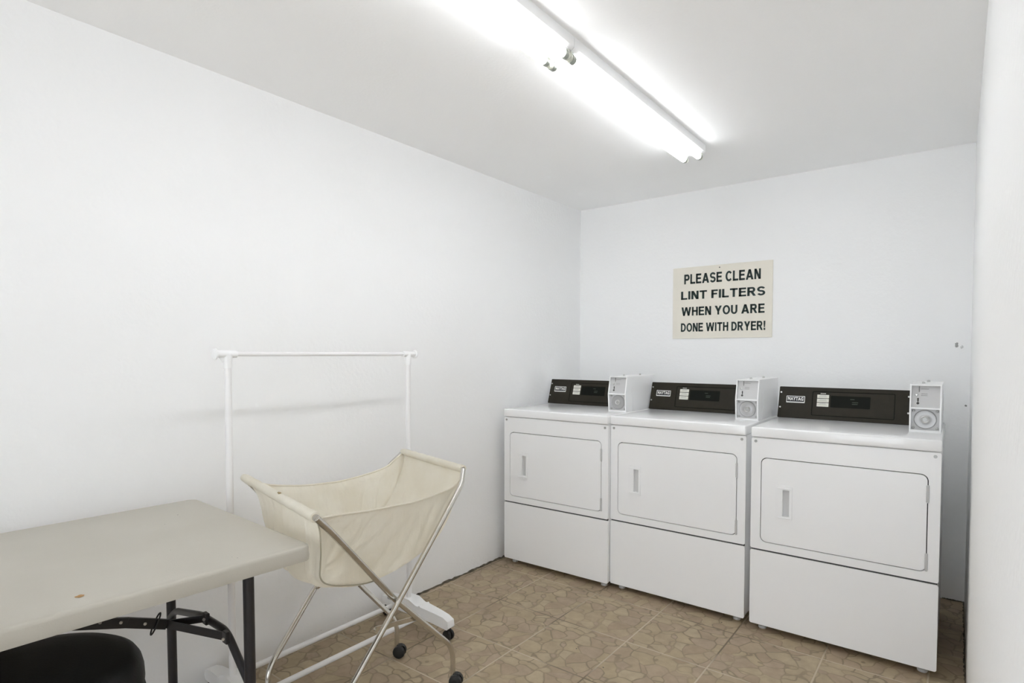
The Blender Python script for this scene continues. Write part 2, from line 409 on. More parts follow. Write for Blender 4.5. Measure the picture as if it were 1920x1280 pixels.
def g_bowl(w, y0, y1, x0=SV * 0.5):
    h = (y1 - y0) / 2; a = min(h * 0.95, w - x0 - 0.05); cx = w - a
    return [g_rect(x0, cx + 0.002, y1 - SH, y1), g_rect(x0, cx + 0.002, y0, y0 + SH)] + g_band(cx, (y0 + y1) / 2, a, h, -90, 90)
def glyph(c):
    if c == 'L': return 0.72, [g_rect(0, SV, 0, 1), g_rect(0, 0.72, 0, SH)]
    if c == 'I': return SV, [g_rect(0, SV, 0, 1)]
    if c == 'T': return 0.82, [g_rect(0, 0.82, 1 - SH, 1), g_rect(0.41 - SV / 2, 0.41 + SV / 2, 0, 1)]
    if c == 'H': return 0.82, [g_rect(0, SV, 0, 1), g_rect(0.82 - SV, 0.82, 0, 1), g_rect(0, 0.82, 0.43, 0.43 + SH)]
    if c == 'E': return 0.76, [g_rect(0, SV, 0, 1), g_rect(0, 0.76, 0, SH), g_rect(0, 0.745, 1 - SH, 1), g_rect(0, 0.70, 0.43, 0.43 + SH * 0.95)]
    if c == 'F': return 0.70, [g_rect(0, SV, 0, 1), g_rect(0, 0.70, 1 - SH, 1), g_rect(0, 0.62, 0.42, 0.42 + SH * 0.95)]
    if c == 'N': return 0.82, [g_rect(0, SV, 0, 1), g_rect(0.82 - SV, 0.82, 0, 1), g_diag(0.82 - SV * 0.55, 0, SV * 0.55, 1, SV * 1.15)]
    if c == 'A': return 1.0, [g_diag(SV * 0.56, 0, 0.5, 1, SV * 1.12), g_diag(1 - SV * 0.56, 0, 0.5, 1, SV * 1.12), g_rect(0.22, 0.78, 0.20, 0.20 + SH * 0.92)]
    if c == 'Y': return 0.92, [g_rect(0.46 - SV / 2, 0.46 + SV / 2, 0, 0.45), g_diag(0.46, 0.40, SV * 0.6, 1, SV * 1.18), g_diag(0.46, 0.40, 0.92 - SV * 0.6, 1, SV * 1.18)]
    if c == 'W': return 1.34, [g_diag(0.345, 0, SV * 0.52, 1, SV * 1.05), g_diag(0.345, 0, 0.67, 1, SV * 1.0), g_diag(0.995, 0, 0.67, 1, SV * 1.0), g_diag(0.995, 0, 1.34 - SV * 0.52, 1, SV * 1.05)]
    if c == 'U': return 0.82, [g_rect(0, SV, 0.37, 1), g_rect(0.82 - SV, 0.82, 0.37, 1)] + g_band(0.41, 0.38, 0.41, 0.39, 180, 360)
    if c == 'O': return 0.96, g_band(0.48, 0.5, 0.48, 0.515, 0, 360, 40)
    if c == 'C': return 0.88, g_band(0.46, 0.5, 0.46, 0.515, 38, 322, 34)
    if c == 'D': return 0.84, [g_rect(0, SV, 0, 1)] + g_bowl(0.84, 0, 1)
    if c == 'P': return 0.78, [g_rect(0, SV, 0, 1)] + g_bowl(0.78, 0.36, 1)
    if c == 'R': return 0.88, [g_rect(0, SV, 0, 1)] + g_bowl(0.80, 0.40, 1) + [g_diag(0.88 - SV * 0.6, 0, 0.47, 0.44, SV * 1.15)]
    if c == 'S':
        w = 0.80; rv = (0.5 - SH / 2 + 0.012) / 2; a = w / 2 - SV * 0.46; P = []
        for t in range(18, 271, 12): P.append((w / 2 + a * math.cos(math.radians(t)), 0.5 + rv + rv * math.sin(math.radians(t))))
        for t in range(90, -163, -12): P.append((w / 2 + a * math.cos(math.radians(t)), 0.5 - rv + rv * math.sin(math.radians(t))))
        return w, g_path(P)
    if c == '!': return SV, [g_rect(0, SV, 0, SH * 1.15), [(0.055, 0.28), (SV - 0.055, 0.28), (SV, 0.70), (SV, 1), (0, 1), (0, 0.70)]]
    return 0.27, []
def sign_line(txt, x0, x1, z0, z1, y):
    x = 0; polys = []; wi = 0; words = {}
    for c in txt:
        if c == ' ': wi += 1
        w, ps = glyph(c)
        for k in range(len(polys), len(polys) + len(ps)): words[k] = wi
        polys += [[(p[0] + x, p[1]) for p in q] for q in ps]; x += w + 0.105
    W_ = max(p[0] for q in polys for p in q); out = [B() for _ in range(wi + 1)]
    for k, q in enumerate(polys):
        b = out[words[k]]
        vs_ = [b.verts.new((x0 + p[0] / W_ * (x1 - x0), y, z0 + p[1] * (z1 - z0))) for p in q]
        try: b.faces.new(vs_)
        except ValueError: pass
    return out

# ------------------------------------------------------------------ room
RX, RY, RH = 2.2386, 3.6088, 2.2699
def struct(name, bm, m, parent=None, **kw):
    o = obj(name, bm, m, parent, **kw)
    if not parent: o['kind'] = 'structure'
    return o
b = B(); box(b, -0.12, 3.4, -2.2, RY + 0.12, -0.10, 0); struct('floor', b, M_FLOOR)
b = B(); box(b, -0.12, 3.4, -2.2, RY + 0.12, RH, RH + 0.12); struct('ceiling', b, M_CEIL)
b = B(); box(b, -0.12, 0, -2.2, RY, 0, RH); wall_left = struct('wall_left', b, M_WALLD)
b = B(); box(b, -0.12, RX + 0.12, RY, RY + 0.12, 0, RH); wall_back = struct('wall_back', b, M_WALL)
# behind the camera, unseen: walls added to tame world light, opening added for fill
FILL_OPENING = (0.9, 2.9, 2.12)
b = B(); box(b, -0.12, FILL_OPENING[0], -2.32, -2.2, 0, RH); box(b, FILL_OPENING[1], 3.52, -2.32, -2.2, 0, RH); box(b, FILL_OPENING[0], FILL_OPENING[1], -2.32, -2.2, FILL_OPENING[2], RH)
struct('wall_front', b, M_WALL)
b = B(); box(b, 3.4, 3.52, -2.2, 0.52, 0, RH); struct('wall_alcove', b, M_WALL)
b = B(); box(b, RX + 0.12, 3.4, 0.40, 0.52, 0, RH); struct('wall_return', b, M_WALL)
b = B(); box(b, RX, RX + 0.12, 0.40, RY, 0, RH, bev=0.004); struct('wall_right', b, M_WALL)

# rough dirty caulk line where the left wall meets the floor
def caulk(name, p0, p1, nrm, w, seed):
    rnd = random.Random(seed); b = B(); p0, p1, nrm = V(p0), V(p1), V(nrm); n = 160; A = []; C = []; D = []
    for i in range(n + 1):
        p = p0.lerp(p1, i / n); ww = w * (0.5 + 0.9 * rnd.random()); hh = w * (0.25 + 0.7 * rnd.random())
        A.append(b.verts.new(p + V((0, 0, hh)))); C.append(b.verts.new(p + nrm * ww * 0.7 + V((0, 0, hh * 0.5)))); D.append(b.verts.new(p + nrm * ww + V((0, 0, 0.0004))))
    for i in range(n):
        b.faces.new((A[i], A[i + 1], C[i + 1], C[i])); b.faces.new((C[i], C[i + 1], D[i + 1], D[i]))
    return struct(name, b, M_CAULK)
caulk('trim_1', (0.0005, 0.3, 0), (0.0005, RY, 0), (1, 0, 0), 0.011, 3)
caulk('trim_2', (2.15, RY - 0.0005, 0), (RX, RY - 0.0005, 0), (0, -1, 0), 0.006, 5)
caulk('trim_3', (RX - 0.0005, 2.0, 0), (RX - 0.0005, RY, 0), (-1, 0, 0), 0.006, 6)

def blob(name, c, ry, rz, nrm, seed, m, parent):
    rnd = random.Random(seed); b = B(); n = 18; c = V(c); nrm = V(nrm); t = nrm.cross(V((0, 0, 1)))
    top = b.verts.new(c + nrm * 0.003); ring = []
    for k in range(n):
        a = 2 * math.pi * k / n; s = 0.7 + 0.5 * rnd.random()
        ring.append(b.verts.new(c + nrm * 0.0006 + t * ry * s * math.cos(a) + V((0, 0, rz * s * math.sin(a)))))
    for k in range(n): b.faces.new((top, ring[k], ring[(k + 1) % n]))
    return struct(name, b, m, parent)
blob('wall_scuff', (2.182, RY, 1.285), 0.007, 0.014, (0, -1, 0), 1, M_WSCUFF, wall_back)
blob('wall_scuff', (2.203, RY, 1.275), 0.006, 0.008, (0, -1, 0), 2, mat('light_scuff', (0.6, 0.6, 0.6), 0.9), wall_back)
blob('wall_scuff', (2.224, RY, 0.985), 0.005, 0.005, (0, -1, 0), 3, M_WSCUFF, wall_back)

for k, (x, y) in enumerate(((1.345, 2.655), (0.937, 2.045), (1.098, 1.985))):
    b = B(); rk = random.Random(k); bmesh.ops.create_icosphere(b, subdivisions=1, radius=0.003, matrix=Matrix.Translation((x, y, 0.001)) @ Matrix.Diagonal((1.3, 0.8, 0.5, 1)))
    struct('floor_speck', b, M_DARKPIN, bpy.data.objects['floor'])

# ------------------------------------------------------------------ dryers
DW, DD = 0.686, 0.700
def make_dryer(label):
    t = thing('clothes_dryer', label, 'dryer', group='coin operated dryers along the back wall')
    w = DW
    # cabinet: three sides and floor of the machine, front slightly behind the panels
    b = B(); box(b, 0.002, w - 0.002, 0.016, DD, 0.034, 0.872, bev=0.004); obj('cabinet', b, M_ENAMEL, t)
    # upper front panel with door opening
    z0, z1 = 0.372, 0.8685
    dx0, dx1, dz0, dz1, dr = 0.041, 0.648, 0.406, 0.783, 0.026
    inner = rrect(dx0, dx1, dz0, dz1, dr)
    oc = [(w, z1), (0, z1), (0, z0), (w, z0)]
    outr = rrect(0, w, z0, z1, 0.008)
    b = B(); plate_with_hole(b, [(p[0], p[1]) for p in outr], [(p[0], p[1]) for p in inner], 0.0, 0.0155)
    bevel_all(b, 0.0025, 2, 60); obj('front_panel', b, M_ENAMEL, t)
    b = B(); box(b, dx0 - 0.004, dx1 + 0.004, 0.0125, 0.0157, dz0 - 0.004, dz1 + 0.004);  # dark sheet painted as the shade inside the door gap
    obj('door_gap_shade', b, M_GAP, t)['label'] = 'dark sheet for the shade in the gap behind the door edge'
    # door
    g = 0.0035
    hx0, hx1, hz0, hz1 = 0.133, 0.160, 0.535, 0.650
    do = rrect(dx0 + g, dx1 - g, dz0 + g, dz1 - g, dr - 0.003)
    hc = [(hx1, hz1), (hx0, hz1), (hx0, hz0), (hx1, hz0)]
    hole = [hc[p[2]] for p in do]
    b = B(); plate_with_hole(b, [(p[0], p[1]) for p in do], hole, -0.001, 0.012)
    bevel_all(b, 0.002, 2, 60)
    door = obj('door', b, M_ENAMEL, t)
    # pull: raised bezel plus a pocket
    b = B()
    bo = rrect(0.103, 0.171, 0.517, 0.668, 0.005, 3); bi = [hc[p[2]] for p in bo]
    plate_with_hole(b, [(p[0], p[1]) for p in bo], bi, -0.0045, -0.0008); bevel_all(b, 0.0012, 1, 60)
    for (zz0, zz1) in ((0.655, 0.658), (0.527, 0.530)): box(b, 0.108, 0.166, -0.0065, -0.004, zz0, zz1, bev=0.001, seg=1)
    handle = obj('handle', b, M_WPLAST, door)
    b = B(); box(b, hx0, hx1, 0.0095, 0.0115, hz0, hz1); obj('handle_recess', b, M_RECESS, door)
    for hz in (0.708, 0.446):
        b = B(); box(b, dx1 - 0.007, dx1 + 0.003, -0.004, 0.006, hz - 0.033, hz + 0.033, bev=0.002); cyl(b, (dx1 - 0.0005, -0.003, hz - 0.034), (0, 0, 1), 0.003, 0.068, 10)
        obj('hinge', b, M_GREYPL, door)
    # lower panel
    b = B(); lo = rrect(0, w, 0.0312, 0.3645, 0.008)
    for yy in (0.0, 0.0155): pass
    vs0 = [b.verts.new((p[0], 0.0, p[1])) for p in lo]; vs1 = [b.verts.new((p[0], 0.0155, p[1])) for p in lo]
    b.faces.new(vs0); b.faces.new(vs1[::-1])
    for i in range(len(lo)): b.faces.new((vs0[i], vs1[i], vs1[(i + 1) % len(lo)], vs0[(i + 1) % len(lo)]))
    bevel_all(b, 0.003, 3, 60); obj('lower_panel', b, M_ENAMEL, t)
    b = B(); box(b, 0.004, w - 0.004, 0.005, 0.0155, 0.3640, 0.3725); obj('panel_joint', b, M_GAP, t)
    # lid
    b = B(); box(b, -0.001, w + 0.001, -0.008, DD, 0.8715, 0.9165, bev=0.007, seg=4); obj('lid', b, M_LID, t)
    for sx in (0.018, 0.667):
        b = B(); cyl(b, (sx, 0.001, 0.853), (0, -1, 0), 0.0062, 0.003, 16); box(b, sx - 0.004, sx + 0.004, -0.0026, -0.0019, 0.8523, 0.8537)
        obj('screw', b, M_SCREW, t)
    for fx in (0.045, w - 0.045):
        for fy in (0.05, DD - 0.05):
            b = B(); lathe(b, [(0.016, 0), (0.018, 0.004), (0.016, 0.012), (0.008, 0.014), (0.008, 0.036)], 20, (fx, fy, 0)); obj('foot', b, M_GREYPL, t)
    # console
    Z0 = 0.9165; yb, yt, zt = 0.470, 0.520, 1.071
    b = B(); prism_x(b, [(yb + 0.004, Z0), (yt + 0.003, zt - 0.002), (yt + 0.02, zt + 0.001), (0.66, 1.055), (0.68, 1.03), (0.68, Z0)], 0.0, 0.566); bevel_all(b, 0.002, 1, 40)
    con = obj('control_console', b, M_WPLAST, t)
    ny = V((0, -(zt - Z0), (yt - yb))).normalized()      # outward normal of the slanted face (towards -y, +z)
    def pl(off):
        def f(x, z):
            s = (z - Z0) / (zt - Z0); return V((x, yb + (yt - yb) * s, z)) + ny * off
        return f
    def slab(x0, x1, za, zb, o0, o1, r=0.004, m=M_PANEL, name='control_panel', par=con):
        b = B(); P = rrect(x0, x1, za, zb, r, 4); f0, f1 = pl(o0), pl(o1)
        A = [b.verts.new(f0(p[0], p[1])) for p in P]; C = [b.verts.new(f1(p[0], p[1])) for p in P]
        b.faces.new(A); b.faces.new(C[::-1])
        for i in range(len(P)): b.faces.new((A[i], C[i], C[(i + 1) % len(P)], A[(i + 1) % len(P)]))
        return obj(name, b, m, par, ang=25)
    slab(-0.003, 0.561, Z0 + 0.0012, zt + 0.001, -0.001, 0.003)
    # engraved frame line (ring)
    def ringslab(x0, x1, za, zb, wd, o0, o1, m, name, par, r=0.006):
        b = B(); P = rrect(x0, x1, za, zb, r, 4); Q = rrect(x0 + wd, x1 - wd, za + wd, zb - wd, max(r - wd, 0.001), 4)
        f1 = pl(o1); A = [b.verts.new(f1(p[0], p[1])) for p in P]; C = [b.verts.new(f1(p[0], p[1])) for p in Q]
        f0 = pl(o0); A0 = [b.verts.new(f0(p[0], p[1])) for p in P]; C0 = [b.verts.new(f0(p[0], p[1])) for p in Q]
        n = len(P)
        for i in range(n):
            j = (i + 1) % n; b.faces.new((A[i], A[j], C[j], C[i])); b.faces.new((A[i], A0[i], A0[j], A[j])); b.faces.new((C[i], C[j], C0[j], C0[i]))
        return obj(name, b, m, par)
    ringslab(0.152, 0.500, 0.935, 1.053, 0.003, 0.0028, 0.0038, M_PANEL2, 'panel_frame', con)
    slab(0.234, 0.402, 0.978, 1.034, 0.0028, 0.0036, 0.003, M_DISP, 'display_window')
    for (a, c, e, g_) in ((0.318, 0.336, 1.018, 1.021), (0.326, 0.352, 1.004, 1.007), (0.326, 0.350, 0.996, 0.999)):
        b = B(); f_ = pl(0.0041); b.faces.new([b.verts.new(f_(*q)) for q in ((a, e), (c, e), (c, g_), (a, g_))]); obj('display_text', b, M_GREEN, con, smooth=False)
    # instruction label: three cards with a heading and grey lines
    for k, (la, lb) in enumerate(((1.021, 1.037), (1.001, 1.018), (0.980, 0.998))):
        slab(0.174, 0.226, la, lb, 0.0028, 0.0037, 0.0006, M_LABEL, 'instruction_label')
        f_ = pl(0.0041); b = B()
        for (q0, q1, zz) in ((0.186, 0.214, lb - 0.0052), (0.181, 0.219, lb - 0.0105)):
            b.faces.new([b.verts.new(f_(*q)) for q in ((q0, zz), (q1, zz), (q1, zz + 0.0013), (q0, zz + 0.0013))])
        obj('printed_lines', b, M_INK, con, smooth=False)
    f_ = pl(0.0041); b = B(); b.faces.new([b.verts.new(f_(*q)) for q in ((0.188, 1.0415), (0.212, 1.0415), (0.212, 1.0445), (0.188, 1.0445))]); obj('label_heading', b, M_LABEL, con, smooth=False)
    # badge
    ringslab(0.033, 0.119, 0.993, 1.026, 0.0024, 0.0028, 0.0046, M_BWHITE, 'badge_frame', con, r=0.002)
    slab(0.0345, 0.1175, 0.9945, 1.0245, 0.0028, 0.0040, 0.001, M_BBLACK, 'badge')
    slab(0.0345, 0.1175, 0.9945, 0.9975, 0.0028, 0.0044, 0.0005, M_BWHITE, 'badge_line')
    obj('badge_lettering', text_bm('MAYTAG', 0.040, 0.112, 1.0035, 1.0205, 0, bold=0.03, plane=pl(0.0045)), M_BWHITE, con, smooth=False)
    for sx in (0.006, 0.552):
        for sz in (1.043, 0.969):
            b = B(); f_ = pl(0.002); c0 = f_(sx, sz); cyl(b, c0, ny, 0.0042, 0.003, 12); obj('screw', b, M_STEEL, con)
    # coin box
    cx0, cx1 = 0.570, 0.678; yf, ym, ytop = 0.222, 0.214, 0.236; zc0, zm, zc1 = 0.9165, 1.0165, 1.114; yr = 0.60
    b = B()
    front = lambda z: yf + (ym - yf) * (z - zc0) / (zm - zc0) if z <= zm else ym + (ytop - ym) * (z - zm) / (zc1 - zm)
    wl = 0.0055
    def side(x0, x1):
        prism_x(b, [(yf, zc0), (ym, zm), (ytop, zc1), (yr, zc1), (yr, zc0)], x0, x1)
    side(cx0, cx0 + wl); side(cx1 - wl, cx1)
    prism_x(b, [(ytop + 0.0004, zc1 - wl), (ytop, zc1), (yr, zc1), (yr, zc1 - wl)], cx0 + wl, cx1 - wl)
    prism_x(b, [(ym, zm - 0.003), (ym, zm + 0.003), (ym + 0.03, zm + 0.003), (ym + 0.03, zm - 0.003)], cx0 + wl, cx1 - wl)
    prism_x(b, [(yf, zc0), (yf, zc0 + 0.009), (yf + 0.04, zc0 + 0.009), (yf + 0.04, zc0)], cx0 + wl, cx1 - wl)
    prism_x(b, [(yf + 0.038, zc0), (ym + 0.03, zm), (ytop + 0.03, zc1), (yr, zc1 - wl), (yr, zc0)], cx0 + wl, cx1 - wl)
    # raised strip on the rear half of the side
    box(b, cx1, cx1 + 0.001, 0.30, yr - 0.01, zc0, zc1 - 0.055)
    bevel_all(b, 0.0008, 1, 50)
    cb = obj('coin_box', b, M_WPLAST, t)
    b = B(); prism_x(b, [(ym + 0.0135, zm + 0.0032), (ytop + 0.0145, zc1 - wl - 0.0005), (ytop + 0.031, zc1 - wl - 0.0005), (ym + 0.031, zm + 0.0032)], cx0 + wl, cx1 - wl)
    obj('coin_slot_plate', b, M_GREYPL, cb)
    def ypl(z): return ym + 0.0135 + (ytop + 0.001 - ym) * (z - zm) / (zc1 - zm)
    b = B(); box(b, cx0 + 0.030, cx0 + 0.033, ypl(1.092) - 0.0015, ypl(1.092) + 0.002, 1.082, 1.106); obj('coin_slot', b, M_INK, cb)
    b = B(); lathe(b, [(0.006, 0), (0.0058, -0.004), (0.003, -0.006)], 16, (cx0 + 0.0225, ypl(1.070) + 0.001, 1.070), 'y'); obj('push_button', b, M_STEEL, cb)
    b = B(); box(b, cx0 + 0.0255, cx0 + 0.0305, ypl(1.048) - 0.002, ypl(1.048) + 0.002, 1.036, 1.058, bev=0.0015, seg=1); cyl(b, (cx0 + 0.028, ypl(1.036) + 0.001, 1.036), (0, -1, 0), 0.005, 0.003, 12); obj('coin_return', b, M_DARKPIN, cb)
    b = B()
    for (q0, q1, zz) in ((0.038, 0.064, 1.094), (0.038, 0.060, 1.074), (0.038, 0.060, 1.067)): box(b, cx0 + q0, cx0 + q1, ypl(zz) - 0.0006, ypl(zz) + 0.001, zz, zz + 0.0022)
    obj('printed_lines', b, mat('faint_ink', (0.36, 0.36, 0.36), 0.7) if 'faint_ink' not in bpy.data.materials else bpy.data.materials['faint_ink'], cb)
    yl = ym + 0.0215
    b = B(); box(b, cx0 + wl, cx1 - wl, yl, yl + 0.018, zc0 + 0.009, zm - 0.003); obj('lock_plate', b, M_GREYPL, cb)
    lc = (cx0 + 0.054, yl, zc0 + 0.0535)
    b = B(); lathe(b, [(0.0395, 0.0), (0.0395, -0.003), (0.036, -0.006), (0.022, -0.004), (0.019, -0.005)], 40, lc, 'y'); obj('lock_dish', b, mat('dish_steel', (0.44, 0.44, 0.44), 0.35, metal=0.45) if 'dish_steel' not in bpy.data.materials else bpy.data.materials['dish_steel'], cb)
    b = B(); lathe(b, [(0.0145, -0.003), (0.0145, -0.011), (0.0125, -0.0125), (0.009, -0.011), (0.0085, -0.010)], 32, lc, 'y'); obj('lock_cylinder', b, M_STEEL, cb)
    b = B(); lathe(b, [(0.0085, -0.009), (0.0085, -0.0115), (0.003, -0.012)], 24, lc, 'y'); obj('keyway', b, M_SCREW, cb)
    for sx in (cx0 + 0.0135, cx1 - 0.0135):
        for sz in (zc0 + 0.0175, zm - 0.0115):
            b = B(); lathe(b, [(0.0058, 0.0), (0.0058, -0.002), (0.003, -0.0035)], 14, (sx, yl, sz), 'y'); obj('bolt', b, M_SCREW, cb)
    for (bx_, by_) in ((0.612, 0.33), (0.624, 0.52)):
        b = B(); lathe(b, [(0.006, zc1), (0.006, zc1 + 0.006), (0.003, zc1 + 0.009)], 14, (bx_, by_, 0)); obj('top_bolt', b, M_STEEL, cb)
    return t

def copy_tree(o, parent=None):
    c = o.copy(); COL.objects.link(c)
    if parent: c.parent = parent
    for ch in [x for x in bpy.data.objects if x.parent == o]: copy_tree(ch, c)
    return c
d1 = make_dryer('white coin dryer at the left end of the row, beside the left wall')
d2 = copy_tree(d1); d3 = copy_tree(d1)
d2['label'] = 'white coin dryer in the middle, with another dryer on each side'
d3['label'] = 'white coin dryer at the right end, the nearest and largest of the row'
for d, (x, y, a) in zip((d1, d2, d3), ((0.0609, 2.6518, 0.0150), (0.7485, 2.688, 0.0), (1.4622, 2.6729, 0.0011))):
    d.location = (x, y, 0); d.rotation_euler = (0, 0, a)

# ------------------------------------------------------------------ wall sign
sg = thing('wall_sign', 'cream sign with dark capital letters asking users to clean lint filters, on the back wall', 'sign', (0.7038, RY, 1.3381))
sw, sh = 0.6112, 0.4541
b = B(); box(b, 0, sw, -0.006, -0.0004, 0, sh, bev=0.0012, seg=1); obj('board', b, M_SIGN, sg)
for txt, x0, x1, z0, z1, bo in (
        ('PLEASE CLEAN', 0.0750, 0.5440, 0.3475, 0.4095, 0.046),
        ('LINT FILTERS', 0.0550, 0.5700, 0.2495, 0.3020, 0.058),
        ('WHEN YOU ARE', 0.0590, 0.5680, 0.1460, 0.2010, 0.048),
        ('DONE WITH DRYER!', 0.0560, 0.5730, 0.0440, 0.0985, 0.042)):
    for wb in sign_line(txt, x0, x1, z0, z1, -0.0066): obj('lettering', wb, M_SINK, sg, smooth=False)
b = B(); lathe(b, [(0.0035, -0.006), (0.0035, -0.0085), (0.0015, -0.0095)], 12, (0.300, 0, 0.437), 'y'); obj('nail', b, M_DARKPIN, sg)

# ------------------------------------------------------------------ ceiling lights
def make_light(label, loc):
    t = thing('ceiling_light', label, 'ceiling light', loc, group='fluorescent strip lights end to end on the ceiling')
    L_ = 1.222; hw = 0.062; H0 = -0.041
    b = B(); prof = [(-hw, 0), (hw, 0), (hw, H0 + 0.008), (hw - 0.010, H0), (-hw + 0.010, H0), (-hw, H0 + 0.008)]
    A = [b.verts.new((x, 0.0, z)) for x, z in prof]; C = [b.verts.new((x, L_, z)) for x, z in prof]
    b.faces.new(A); b.faces.new(C[::-1])
    for i in range(6): b.faces.new((A[i], C[i], C[(i + 1) % 6], A[(i + 1) % 6]))
    bevel_all(b, 0.001, 1, 30); obj('housing', b, M_WPLAST, t)
    for tx in (-0.037, 0.037):
        b = B(); zt_ = -0.057; r = 0.0145
        tube(b, [(tx, 0.030, zt_), (tx, L_ - 0.030, zt_)], r, 24)
        tb = obj('tube', b, M_TUBE, t)
        for (ya, yb_, s) in ((0.012, 0.031, 1), (L_ - 0.031, L_ - 0.012, 1)):
            b = B(); tube(b, [(tx, ya, zt_), (tx, yb_, zt_)], r + 0.0006, 24); obj('end_cap', b, M_CAP, tb)
        for ye in (0.001, L_ - 0.013):
            b = B(); box(b, tx - 0.011, tx + 0.011, ye, ye + 0.011, zt_ - 0.002, H0 + 0.004, bev=0.002)
            cyl(b, (tx, ye + 0.0002, zt_), (0, 1, 0), 0.0135, 0.0106, 20)
            obj('lamp_holder', b, M_HOLD, t)
    return t
l1 = make_light('fluorescent strip light with two lit tubes, the one nearer the dryers', (1.113, 1.629, RH))
l2 = copy_tree(l1); l2.location = (1.113, 0.405, RH)
l2['label'] = 'fluorescent strip light with two lit tubes, cut by the top of the picture'

# ------------------------------------------------------------------ garment rack
gr_ = thing('garment_rack', 'white metal rolling garment rack standing against the left wall', 'clothes rack', (0.21, 1.37, 0))
y0, y1 = 0.962 - 1.37, 1.770 - 1.37; ZT = 1.238
b = B(); tube(b, [(0, y0 - 0.02, ZT), (0, y1 + 0.02, ZT)], 0.0078); obj('top_rail', b, M_RACK, gr_)
for yy, s in ((y0, -1), (y1, 1)):
    b = B(); tube(b, [(0, yy, 0.07), (0, yy, ZT - 0.02)], 0.0115); obj('post', b, M_RACK, gr_)
    b = B(); tube(b, [(0, yy - s * 0.030, ZT), (0, yy + s * 0.040, ZT)], 0.0125, 20)
    tube(b, [(0, yy, ZT), (0, yy, ZT - 0.048)], 0.0145, 20)
    prism_x(b, [(yy + s * 0.034, ZT - 0.006), (yy + s * 0.006, ZT - 0.040), (yy, ZT - 0.04), (yy, ZT)], -0.0022, 0.0022)
    obj('corner_joint', b, M_WPLAST, gr_)
    b = B(); lathe(b, [(0.016, 0), (0.019, s * 0.002), (0.019, s * 0.006), (0.012, s * 0.008)], 24, (0, yy + s * 0.038, ZT), 'y'); obj('end_cap', b, M_WPLAST, gr_)
# base feet along x (0.03 .. 0.47)
for yy in (y0 + 0.004, y1 + 0.004):
    b = B()
    prof = [(-0.172, 0.058), (-0.178, 0.072), (-0.172, 0.094), (-0.13, 0.104), (-0.06, 0.108), (-0.028, 0.128), (0.028, 0.128), (0.07, 0.112), (0.085, 0.112), (0.092, 0.118), (0.10, 0.112), (0.17, 0.107), (0.23, 0.100), (0.258, 0.088), (0.262, 0.060), (0.252, 0.050), (0.16, 0.060), (0.0, 0.062), (-0.12, 0.058)]
    wd = lambda x: 0.020 + 0.012 * max(0, 1 - abs(x - 0.04) / 0.2)
    A = [b.verts.new((x, yy - wd(x), z)) for x, z in prof]; C = [b.verts.new((x, yy + wd(x), z)) for x, z in prof]
    b.faces.new(A); b.faces.new(C[::-1])
    for i in range(len(prof)): b.faces.new((A[i], C[i], C[(i + 1) % len(prof)], A[(i + 1) % len(prof)]))
    bevel_all(b, 0.004, 2, 50); obj('foot_bar', b, M_WPLAST, gr_, ang=40)
    for cx_ in (-0.160, 0.245):
        b = B()
        for s in (-1, 1): lathe(b, [(0.010, s * 0.004), (0.0215, s * 0.004), (0.0225, s * 0.009), (0.021, s * 0.015), (0.010, s * 0.017)], 24, (cx_, yy, 0.0226), 'y')
        box(b, cx_ - 0.012, cx_ + 0.012, yy - 0.005, yy + 0.005, 0.02, 0.054, bev=0.002)
        obj('caster', b, M_BLACK, gr_)
for bx_ in (-0.098, 0.088):
    b = B(); tube(b, [(bx_, y0, 0.066), (bx_, y1, 0.066)], 0.0105); obj('base_rail', b, M_RACK, gr_)

# ------------------------------------------------------------------ laundry cart
lc_ = thing('laundry_cart', 'folding laundry cart with cream canvas bag on crossed chrome legs', 'laundry cart', (0.5, 1.29, 0))
O = V((0.5, 1.29, 0))
def P3(x, y, z): return V((x, y, z)) - O
Ln, Lf = P3(0.839, 0.884, 0.802), P3(0.225, 1.012, 0.802)
Rn, Rf = P3(0.701, 1.606, 0.800), P3(0.240, 1.708, 0.802)
Cn, Cf = P3(0.682, 1.276, 0.410), P3(0.222, 1.374, 0.410)
An, Af = P3(0.716, 1.530, 0.150), P3(0.386, 1.545, 0.150)      # frame A feet bends (right side)
Bn, Bf = P3(0.712, 1.030, 0.150), P3(0.335, 1.020, 0.160)
down = V((0, 0, -0.105))
off = V((0.010, 0, 0))
rT = 0.0095
def leg_bm(top, cross, foot, o_):
    b = B(); tube(b, rounded([top, top.lerp(cross, 0.12) + o_, cross + o_, foot, foot + down], [0, 0.02, 0.02, 0.05, 0]), rT, 14); return b
for top, cr_, ft, o_ in ((Ln, Cn, An, off), (Rn, Cn, Bn, off * 3), (Lf, Cf, Af, -off), (Rf, Cf, Bf, -off * 3)):
    obj('leg', leg_bm(top, cr_, ft, o_), M_CHROME, lc_)
for a_, c_ in ((Ln, Lf), (Rn, Rf)):
    b = B(); tube(b, [a_, c_], rT, 14); obj('top_rail', b, M_CHROME, lc_)
for c_ in (Cn, Cf):
    b = B(); cyl(b, c_ - V((0.022, 0, 0)), (1, 0, 0), 0.0065, 0.044, 12); obj('pivot_bolt', b, M_STEEL, lc_)
